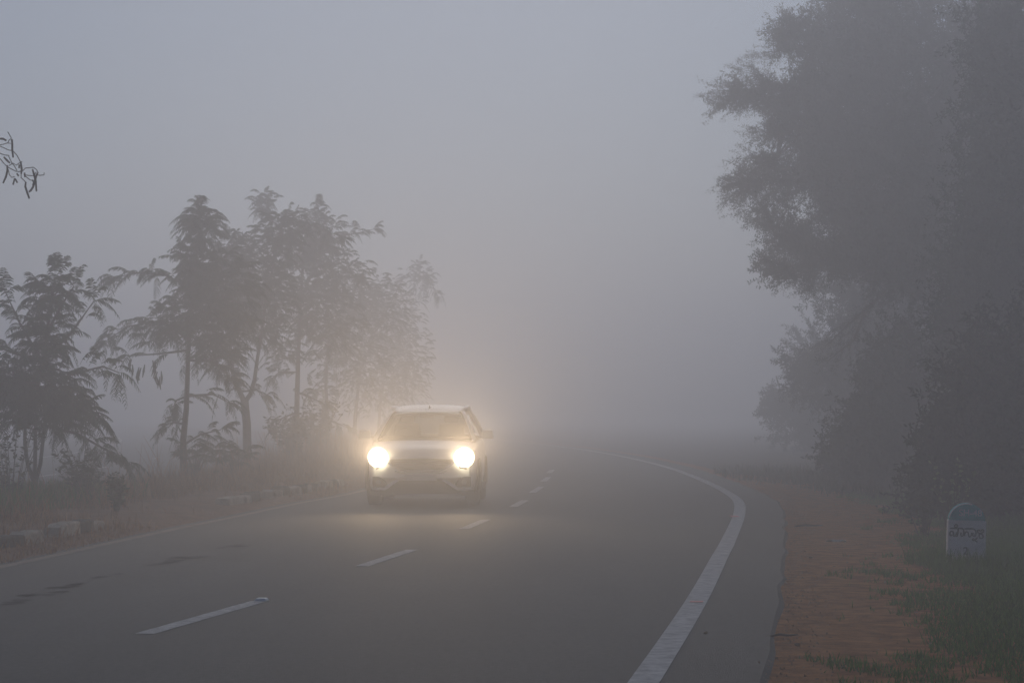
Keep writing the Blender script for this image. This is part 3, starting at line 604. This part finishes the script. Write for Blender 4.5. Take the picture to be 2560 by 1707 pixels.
# ------------------------------------------------------------------ milestone
p = at(2413, 1390, 22.0); ms = empty('milestone', (p.x, 22.0, -.06), R(-4)); tag(ms, 'small round-topped milestone with a teal cap, white face and black lettering in the grass', 'milestone')
ms.rotation_euler = (R(1.5), R(1.6), R(-6))
ZB = .345; Wd = .175; Dp = .16                      # half width, depth; base of the cap
def slab(name, prof, y0, y1, m, parent):
    mb = MB(); n = len(prof); a = mb.add([(x, y0, z) for x, z in prof]); b = mb.add([(x, y1, z) for x, z in prof])
    mb.face([a + i for i in range(n)]); mb.face([b + i for i in range(n)][::-1])
    for i in range(n): j = (i + 1) % n; mb.face((a + i, b + i, b + j, a + j))
    return mb.build(name, m, parent, bevel=.006)
PXM = F / 22.0
top = at(2413, 1258, 22).z + .06; cap = at(2413, 1299, 22).z + .06
slab('body', [(-Wd * 1.03, -.2), (Wd * 1.03, -.2), (Wd * 1.03, cap), (-Wd * 1.03, cap)], -Dp / 2, Dp / 2, M['stone_white'], ms)
arc = [(Wd * .985 * math.cos(a), cap + .002 + (top - cap) * math.sin(a)) for a in np.linspace(0, math.pi, 25)]
capo = slab('cap', arc, -Dp / 2 + .004, Dp / 2 - .004, M['stone_green'], ms)
rim = MB(); rim.tube([(x * .985, -Dp / 2 + .004, z) for x, z in arc if z > cap + .01 and x < .06], .006, 5); rim.build('painted_rim', M['stone_white'], ms)
def text(body, size, x, z, m, parent, name, sx=1.0):
    cu = bpy.data.curves.new(name, 'FONT'); cu.body = body; cu.size = size; cu.align_x = 'CENTER'; cu.extrude = .0015; cu.offset = .0014
    t = bpy.data.objects.new(name, cu); COL.objects.link(t); bpy.context.view_layer.update()
    me = bpy.data.meshes.new_from_object(t.evaluated_get(bpy.context.evaluated_depsgraph_get())); bpy.data.objects.remove(t); bpy.data.curves.remove(cu)
    o = link(name, me, m, parent); o.location = (x, -Dp / 2 - .001, z); o.rotation_euler = (math.pi / 2, 0, 0); o.scale = (sx, 1, 1); return o
text('SH-48', .088, .028, cap + .045, M['letter'], ms, 'road_number', 1.0)
def strokes(lines, w, m, parent, name, f):
    mb = MB()
    for ln in lines:
        pts = catmull([Vector(f(*q)) for q in ln], .008) if len(ln) > 2 else [Vector(f(*q)) for q in ln]
        rows = []
        for i, q in enumerate(pts):
            t = (pts[min(i + 1, len(pts) - 1)] - pts[max(i - 1, 0)]).normalized(); nn = Vector((-t.y, t.x)) * w * .5
            rows.append([(q.x + nn.x, -Dp / 2 - .003, q.y + nn.y), (q.x - nn.x, -Dp / 2 - .003, q.y - nn.y)])
        mb.grid(rows)
    return mb.build(name, m, parent)
fm = lambda x, y: ((2350 + x * 130 / 1132 - 2413) / PXM, at(2413, 1240 + y * 180 / 1568, 22).z + .06)
KN = [[(180, 692), (260, 690), (345, 692)], [(310, 690), (280, 650), (300, 605), (340, 625), (330, 665), (300, 660)], [(350, 690), (440, 686), (478, 740), (474, 830), (440, 858), (415, 820), (425, 775)],
      [(235, 840), (200, 850), (182, 800), (205, 755), (245, 760), (262, 810), (250, 845), (285, 855), (320, 820), (325, 770)], [(358, 700), (352, 780), (345, 850), (310, 855)],
      [(490, 694), (600, 688), (690, 690), (735, 740), (732, 820), (695, 850), (668, 815), (680, 770)], [(500, 850), (502, 790), (535, 755), (575, 775), (582, 830), (605, 865), (640, 830), (642, 770)], [(700, 895), (668, 915), (690, 940), (730, 915), (775, 872)], [(715, 930), (745, 955), (775, 968)],
      [(905, 705), (870, 700), (835, 735), (800, 705), (770, 730), (790, 775), (840, 780), (890, 750), (905, 705)], [(830, 780), (805, 830), (835, 885), (885, 875), (890, 825), (850, 790)]]
strokes(KN, .0125, M['ink'], ms, 'place_name', fm)
text('2', .10, (2411 - 2413) / PXM, at(2413, 1383, 22).z + .06, M['ink'], ms, 'distance_number', 1.05)

# ------------------------------------------------------------------ hanging pods of a tree standing outside the frame
Yp = 20.0; tb = Vector((-7.6, 20.8, 0.05)); tw = empty('pod_tree', tb); tag(tw, 'bare twigs with dark hanging seed pods reaching in at the left edge of the sky', 'tree')
mb = MB(); mb.tube([(0, 0, -.1), (.05, 0, 1.2), (-.05, 0, 2.6), (.1, 0, 4.2), (.0, .1, 5.6)], [.11, .10, .085, .06, .03], 9); mb.build('trunk', M['bark'], tw, smooth=True)
q3 = lambda cx, cy, dy=0: Vector(at(cx * .1276, 320 + cy * .1276, Yp)) + Vector((0, dy, 0)) - tb
limb = MB()
limb.tube([(.05, 0, 3.0), (.9, -.3, 3.7), Vector(q3(-900, 180)), Vector(q3(-300, 300)), Vector(q3(-20, 350))], [.05, .035, .022, .014, .006], 6)
limb.tube([Vector(q3(-500, 240)), Vector(q3(-200, 430)), Vector(q3(0, 500))], [.014, .008, .005], 5); limb.build('limb', M['bark'], tw, smooth=True)
TWIG = [[(-20, 350), (80, 335), (160, 310), (215, 300), (235, 235)], [(160, 310), (185, 240), (205, 195), (175, 95)], [(-20, 350), (60, 385), (150, 425), (235, 440), (310, 520), (375, 600), (410, 680)], [(0, 500), (70, 522), (150, 530), (190, 570), (245, 690), (300, 760), (350, 850)],
        [(0, 600), (60, 680), (130, 745), (210, 800), (330, 860)], [(180, 745), (250, 690), (300, 720), (385, 670), (430, 660)], [(330, 865), (440, 835), (520, 800), (640, 765), (700, 810), (735, 880)], [(400, 880), (420, 980), (505, 1060)], [(490, 930), (600, 935), (690, 945), (730, 870)], [(740, 930), (800, 940), (870, 925), (885, 890)], [(190, 830), (200, 930), (250, 980), (290, 960)], [(520, 960), (570, 1010), (630, 1030)]]
tm = MB()
for l in TWIG: tm.tube([q3(*c, dy=random.uniform(-.05, .05)) for c in l], .0042, 5)
tm.build('twig', M['bark'], tw)
for l in ([(235, 225), (240, 330), (240, 440), (258, 580)], [(140, 730), (145, 830), (120, 950), (60, 1085)], [(405, 660), (415, 740), (425, 820), (415, 905)], [(505, 1060), (495, 1150), (535, 1270), (575, 1385)], [(635, 810), (670, 920), (700, 1050), (715, 1245)], [(690, 1060), (640, 1170), (600, 1230), (565, 1255)], [(75, 570), (130, 630), (195, 690)], [(380, 720), (372, 790)], [(480, 880), (490, 965)], [(300, 1000), (340, 1075)], [(290, 985), (255, 1115)], [(735, 880), (690, 1010), (640, 1130)], [(330, 895), (365, 945)], [(630, 1020), (660, 1060)], [(-20, 215), (60, 215), (125, 250)]):
    pm = MB(); k = len(l); pts = [q3(*c) for c in l]
    pts = [pts[0].lerp(pts[-1], 0)] + pts[1:]
    pm.tube(pts, [(.008 if i in (0, k - 1) else .0105) for i in range(k)], 6); pm.build('pod', M['pod'], tw, smooth=True)

# ------------------------------------------------------------------ car
CX, CY = gr(1052, 1266)
car = empty('car', (CX, CY, 0), R(-1.5)); tag(car, 'white crossover car with both headlights glowing, driving towards us on the foggy road', 'car')
ST = [(.00, .70, .715, .24), (.06, .78, .79, .22), (.16, .82, .85, .21), (.32, .845, .90, .21), (.47, .855, .925, None), (.55, .857, .94, None), (.63, .86, .95, None), (.72, .862, .965, None), (.80, .864, .98, None), (.88, .866, .99, None), (.97, .866, 1.0, None), (1.05, .866, 1.015, None), (1.13, .866, 1.02, None), (1.3, .866, 1.025, .24), (1.8, .866, 1.03, .24), (2.3, .866, 1.035, .24), (2.9, .866, 1.045, .24), (3.03, .866, 1.05, None), (3.11, .866, 1.05, None), (3.2, .866, 1.05, None), (3.28, .866, 1.05, None), (3.36, .866, 1.05, None), (3.44, .864, 1.055, None), (3.52, .862, 1.055, None), (3.61, .86, 1.06, None), (3.69, .855, 1.06, None), (3.82, .84, 1.06, .26), (3.95, .80, 1.03, .3), (4.0, .74, .95, .36)]
def arch(y):
    for c in (.80, 3.36):
        d = abs(y - c)
        if d < .375: return .33 + math.sqrt(.375 ** 2 - d * d) * .98
    return .24
mb = MB(); rows = []
for (y, w, zt, zb) in ST:
    zb = arch(y) if zb is None else zb
    half = [(0, zb), (w * .80, zb), (w * .965, zb + .03), (w, max(zb + .06, .45)), (w * .995, max(zb + .1, .66)), (w * .97, zt - .10), (w * .925, zt - .025), (w * .80, zt), (w * .42, zt + .02), (0, zt + .026)]
    pts = half + [(-x, z) for x, z in half[1:-1]][::-1]
    rows.append([(x, y + .30 * (abs(x) / .86) ** 2.4 * max(0, 1 - y / 1.1), z) for x, z in pts])
b0 = mb.grid(rows, 0, True); n = len(rows[0])
mb.face([b0 + i for i in range(n)]); mb.face([b0 + (len(rows) - 1) * n + i for i in range(n)][::-1])
for i, f in enumerate(mb.f[:-2]):
    yy = ST[i // n][0]; c = i % n
    if yy >= 1.05 and yy < 3.7 and c in (7, 8, 9, 10): mb.m[i] = 1
body = mb.build('body', [M['car_white'], M['seat']], car, smooth=True)
def fy(x, z): return .30 * (abs(x) / .86) ** 2.4 + (max(0, z - .62) * .32 if z < .8 else .06 + (z - .8) * 1.4)
def strip(name, cols, m, d=.012, th=.04, parent=car, smooth=False):
    mb = MB(); rows = []
    for x, z0, z1 in cols:
        y0, y1 = fy(x, z0) - d, fy(x, z1) - d
        rows.append([(x, y0, z0), (x, (y0 + y1) / 2, (z0 + z1) / 2), (x, y1, z1), (x, y1 + th, z1), (x, y0 + th, z0)])
    k = len(rows); b = mb.grid(rows, 0, True); mb.face([b + i for i in range(5)]); mb.face([b + (k - 1) * 5 + i for i in range(5)][::-1])
    return mb.build(name, m, parent, smooth)
def sym(xs, f): return [(x, *f(abs(x))) for x in xs]
lin = lambda a, b, n: list(np.linspace(a, b, n))
strip('bumper', sym(lin(-.74, .74, 25), lambda x: (.44 + .08 * max(0, x - .5), .70)), M['car_white'], .012, .08)
strip('grille', sym(lin(-.47, .47, 19), lambda x: (.565 + .10 * max(0, (x - .25) / .22) ** 2, .735)), M['grille'], .022)
gs = MB()
for zz in (.615, .655, .695):
    gs.tube([(x, fy(x, zz) - .024, zz) for x in lin(-.43, .43, 15)], .006, 5)
gs.build('grille_slat', M['chrome'], car)
strip('chrome_bar', sym(lin(-.55, .55, 25), lambda x: (.545 + .13 * max(0, (x - .22) / .3) ** 2, .57 + .13 * max(0, (x - .22) / .3) ** 2)), M['chrome'], .032, .03)
strip('chrome_bar', sym(lin(-.40, .40, 21), lambda x: (.508 + .06 * max(0, (x - .25) / .2) ** 2, .524 + .06 * max(0, (x - .25) / .2) ** 2)), M['chrome'], .026, .02)
npl = strip('number_plate', sym(lin(-.25, .25, 7), lambda x: (.405, .495)), M['plate'], .03, .015)
strip('air_intake', sym(lin(-.66, .66, 25), lambda x: (.235, .40 if x < .36 else max(.255, .40 - (x - .36) * .6))), M['black'], .02, .06)
strip('lower_bumper', sym(lin(-.80, .80, 27), lambda x: (.17, .245)), M['black'], .016, .1)
strip('skid_plate', sym(lin(-.42, .62, 15), lambda x: (.165, .198)), M['chrome'], .035, .03)
for s in (-1, 1):
    strip('fog_lamp_recess', [(s * x, .30, z) for x, z in ((.53, .36), (.58, .42), (.66, .46), (.76, .46))], M['black'], .022, .05)
    fm_ = MB(); fm_.lathe([(0, .001), (0, .04), (.02, .045)], (0, 0, 0), 16); fl_ = fm_.build('fog_lamp', M['housing'], car); fl_.rotation_euler = (0, 0, math.pi / 2); fl_.location = (s * .66, fy(.66, .38) - .05, .375)
    strip('bumper_trim', [(s * x, z0, z1) for x, z0, z1 in ((.34, .395, .435), (.42, .345, .40), (.50, .285, .345), (.56, .25, .30), (.66, .25, .285), (.77, .262, .292))], M['car_white'], .036, .03)
    hl = strip('headlight', [(s * x, z0, z1) for x, z0, z1 in ((.47, .685, .735), (.54, .665, .775), (.62, .66, .82), (.70, .675, .85), (.78, .70, .865), (.82, .74, .86))], M['housing'], .022, .06)
    lm = MB(); lm.lathe([(0, .001), (-.008, .08), (0, .15), (.03, .155)], (0, 0, 0), 24); ln = lm.build('lens', M['lamp'], hl, smooth=True)  # lens widened past its housing; the glowing disc also stands in for glare
    ln.rotation_euler = (0, 0, math.pi / 2); ln.location = (s * .665, fy(.665, .755) - .145, .755)
    ld = bpy.data.lights.new('headlight_beam', 'SPOT'); lo = bpy.data.objects.new('headlight_beam', ld); COL.objects.link(lo); lo.parent = hl
    lo.location = (s * .665, fy(.665, .755) - .23, .755); lo.rotation_euler = (R(90 - 1.0), 0, 0)
    lo.rotation_euler = (R(90 + 30), 0, R(180)); ld.energy = 1450; ld.color = (1, .72, .42); ld.spot_size = R(104); ld.spot_blend = 1; ld.shadow_soft_size = .06
    # mirrors, wheels
    mm = MB(); mm.box((s * .975, 1.28, 1.10), (.20, .10, .14), taper=.8); mm.box((s * .87, 1.30, 1.06), (.10, .05, .05)); mr = mm.build('wing_mirror', M['car_white'], car, bevel=.02)
    for yw in (.80, 3.36):
        wm = empty('wheel', (0, 0, 0)); wm.parent = car
        wm.location = (s * .765, yw, .33)
        t = MB(); t.lathe([(-.10, .22), (-.105, .29), (-.085, .325), (0, .332), (.085, .325), (.105, .29), (.10, .22)], (0, 0, 0), 36); t.build('tyre', M['rubber'], wm, smooth=True)
        r_ = MB(); r_.lathe([(s * .02, .001), (s * .05, .06), (s * .06, .08)], (0, 0, 0), 20); r_.lathe([(-.09, .22), (-.09, .205), (.09, .205), (.09, .222)], (0, 0, 0), 30)
        for k in range(7):
            a = 2 * math.pi * k / 7; r_.tube([(s * .05, .05 * math.cos(a), .05 * math.sin(a)), (s * .065, .21 * math.cos(a), .21 * math.sin(a))], [.022, .016], 5)
        r_.build('rim', M['rim'], wm)
ub = MB(); ub.box((0, 2.05, .36), (1.25, 3.4, .3)); ub.build('underbody', M['black'], car)
for s in (-1, 1):
    for c in (.80, 3.36):
        cl = MB(); pts = [(s * .868, c + .385 * math.cos(a), .33 + .385 * math.sin(a)) for a in lin(-.2, math.pi + .2, 16)]; cl.tube(pts, .022, 5); cl.build('wheel_arch_cladding', M['black'], car)
    cl = MB(); cl.box((s * .865, 2.08, .26), (.03, 1.80, .10)); cl.build('sill', M['black'], car)
# greenhouse
rf = MB(); rows = []
for y, z, w in ((1.66, 1.445, .545), (1.74, 1.485, .565), (1.9, 1.525, .585), (2.2, 1.562, .60), (2.7, 1.575, .605), (3.2, 1.56, .60), (3.6, 1.52, .585), (3.78, 1.475, .56)):
    top_ = [(x * w, y, z - .045 * abs(x) ** 3) for x in lin(-1, 1, 11)]; bot = [(x * w, y, z - .05 - .03 * abs(x) ** 3) for x in lin(1, -1, 11)]
    rows.append(top_ + bot)
b = rf.grid(rows, 0, True); n = 22; rf.face([b + i for i in range(n)]); rf.face([b + 7 * n + i for i in range(n)][::-1])
roof = rf.build('roof', M['car_white'], car, smooth=True)
am = MB(); am.tube([(.02, 1.84, 1.51), (.02, 1.85, 1.54), (.02, 1.87, 1.56)], [.02, .012, .007], 6); am.build('aerial', M['black'], roof)
for s in (-1, 1):
    pm = MB(); pm.tube([(s * .775, .96, 1.0), (s * .70, 1.25, 1.20), (s * .60, 1.58, 1.40), (s * .555, 1.74, 1.455)], [.045, .04, .036, .036], 6)
    pm.tube([(s * .555, 1.70, 1.45), (s * .60, 2.2, 1.52), (s * .605, 2.8, 1.53), (s * .585, 3.6, 1.47), (s * .70, 3.80, 1.25), (s * .78, 3.86, 1.04)], [.035, .035, .035, .04, .06, .07], 6)
    pm.tube([(s * .845, 2.32, 1.03), (s * .73, 2.36, 1.28), (s * .60, 2.40, 1.51)], [.04, .035, .03], 6); pm.build('pillar', M['car_white'], car, smooth=True)
    wn = MB(); wn.grid([[(s * .845, 1.05, 1.035), (s * .845, 2.3, 1.04), (s * .84, 3.70, 1.06)], [(s * .715, 1.36, 1.26), (s * .735, 2.33, 1.28), (s * .72, 3.72, 1.26)], [(s * .585, 1.74, 1.44), (s * .61, 2.38, 1.50), (s * .60, 3.55, 1.46)]]); wn.build('side_window', M['tint'], car, smooth=True)
    gk = MB(); gk.tube([(s * .735, .955, 1.015), (s * .665, 1.25, 1.205), (s * .565, 1.58, 1.405), (s * .52, 1.70, 1.452)], .014, 5); gk.build('window_seal', M['black'], car)
ws = MB(); ws.grid([[(x * w, y - .05 * (1 - x * x), z) for x in lin(-1, 1, 11)] for y, z, w in ((.97, 1.015, .76), (1.25, 1.20, .675), (1.55, 1.38, .58), (1.70, 1.455, .535))]); ws.build('windscreen', M['glass'], car, smooth=True)
wb = MB(); wb.tube([(-.74, .95, 1.012), (-.4, .90, 1.018), (0, .885, 1.022), (.4, .90, 1.018), (.74, .95, 1.012)], .022, 6); wb.build('cowl', M['black'], car)
for a_, b_ in (((-.55, .92, 1.03), (.02, 1.0, 1.07)), ((.0, .92, 1.03), (.52, 1.02, 1.07))):
    wi = MB(); wi.tube([a_, b_], .009, 5); wi.build('wiper', M['black'], car)
rw = MB(); rw.grid([[(-.70, 3.83, 1.10), (.70, 3.83, 1.10)], [(-.58, 3.70, 1.42), (.58, 3.70, 1.42)]]); rw.build('rear_window', M['glass'], car)
db = MB(); db.box((0, 1.25, 1.03), (1.4, .4, .09)); db.build('dashboard', M['black'], car, bevel=.03)
for s in (-1, 1):
    se = empty('seat', (0, 0, 0)); se.parent = car
    sb = MB(); sb.box((s * .36, 2.15, 1.02), (.48, .14, .5), rot=Matrix.Rotation(R(-10), 3, 'X'), taper=.85); sb.build('backrest', M['seat'], se, bevel=.04)
    hb = MB(); hb.box((s * .36, 2.22, 1.36), (.25, .09, .16), taper=.9); hb.build('headrest', M['seat'], se, bevel=.03)
st = MB(); st.tube([(-.36 + .18 * math.cos(a), 1.5 + .05 * math.sin(a), 1.03 + .17 * math.sin(a)) for a in lin(0, 2 * math.pi, 20)], .014, 6); st.build('steering_wheel', M['black'], car)
mi = MB(); mi.box((0, 1.60, 1.39), (.24, .03, .06)); mi.build('rear_view_mirror', M['black'], car, bevel=.01)

# ------------------------------------------------------------------ small things
x, y = gr(652, 1501)
sm = MB(); sm.box((0, 0, .010), (.10, .09, .022), taper=.7); o = sm.build('road_stud', M['stud'], bevel=.004); o.location = (x + .01, y + .03, .004); o.rotation_euler.z = R(-12)
tag(o, 'white road stud at the far end of the nearest centre dash', 'road stud')
def stick(label, px, py, L, a, r, m='wood', name='stick'):
    X, Y = gr(px, py); mb = MB(); d_ = Vector((math.cos(a), math.sin(a), 0)) * L / 2
    mb.tube([-d_ + Vector((0, 0, .0)), -d_ * .3 + Vector((.01, .012, .012)), d_ * .4 + Vector((-.012, -.01, .006)), d_ + Vector((0, 0, .01))], [r * .7, r, r * .9, r * .5], 6)
    o = mb.build(name, M[m], smooth=True); o.location = (X, Y, -.004); tag(o, label, 'stick')
stick('short grey stick at the broken asphalt edge nearest the camera', 1955, 1586, .20, .2, .009)
stick('dark stick lying on the red soil where the asphalt shoulder ends', 2020, 1313, .36, .1, .014, 'pod')
X, Y = gr(2088, 1353); mb = MB(); rows = []
for i in range(6): rows.append([(-.11 + .044 * i + .004 * math.sin(j * 2), -.03 + .012 * j, .018 + .012 * math.sin(i * 1.9 + j * .9) + .007 * math.cos(j * 2.3 + i)) for j in range(6)])
mb.grid(rows); o = mb.build('scrap', M['paper']); o.location = (X, Y, -.006); tag(o, 'crumpled pale scrap lying on the red soil', 'litter')
for px, py, s, lab in ((2025, 1391, .022, 'small pale pebble on the red soil below the crumpled scrap'), (1990, 1606, .018, 'small grey pebble on the red soil past the near stick'), (1762, 1581, .015, 'tiny pale pebble on the asphalt right of the edge line')):
    X, Y = gr(px, py); mb = MB(); rows = []
    for i in range(6):
        ph = math.pi * i / 5; rows.append([(s * math.sin(ph) * math.cos(a) * (1 + .2 * math.sin(3 * a)), s * .8 * math.sin(ph) * math.sin(a), s * .6 * (1 + math.cos(ph)) - .002) for a in lin(0, 2 * math.pi, 9)[:-1]])
    mb.grid(rows, 0, True); o = mb.build('pebble', M['pebble'], smooth=True); o.location = (X, Y, 0 if px < 1800 else -.012); tag(o, lab, 'pebble', 'pebbles by the road edge')

# ------------------------------------------------------------------ fog: one closed box of even air
hm = bpy.data.materials.new('haze'); hm.use_nodes = True; nt = hm.node_tree; nt.nodes.clear()
out = nt.nodes.new('ShaderNodeOutputMaterial'); pv = nt.nodes.new('ShaderNodeVolumePrincipled')
pv.inputs['Color'].default_value = (.90, .905, .96, 1); pv.inputs['Density'].default_value = HAZE_DENSITY; pv.inputs['Anisotropy'].default_value = HAZE_G
for k in ('Density Attribute', 'Color Attribute', 'Temperature Attribute'):
    if k in pv.inputs: pv.inputs[k].default_value = ''
nt.links.new(pv.outputs[0], out.inputs['Volume'])
mb = MB(); mb.box((0, 20, 6.4), (830, 830, 15.2)); hz = mb.build('haze', hm); tag(hz, 'fog filling the air over road and trees', 'fog', kind='stuff')
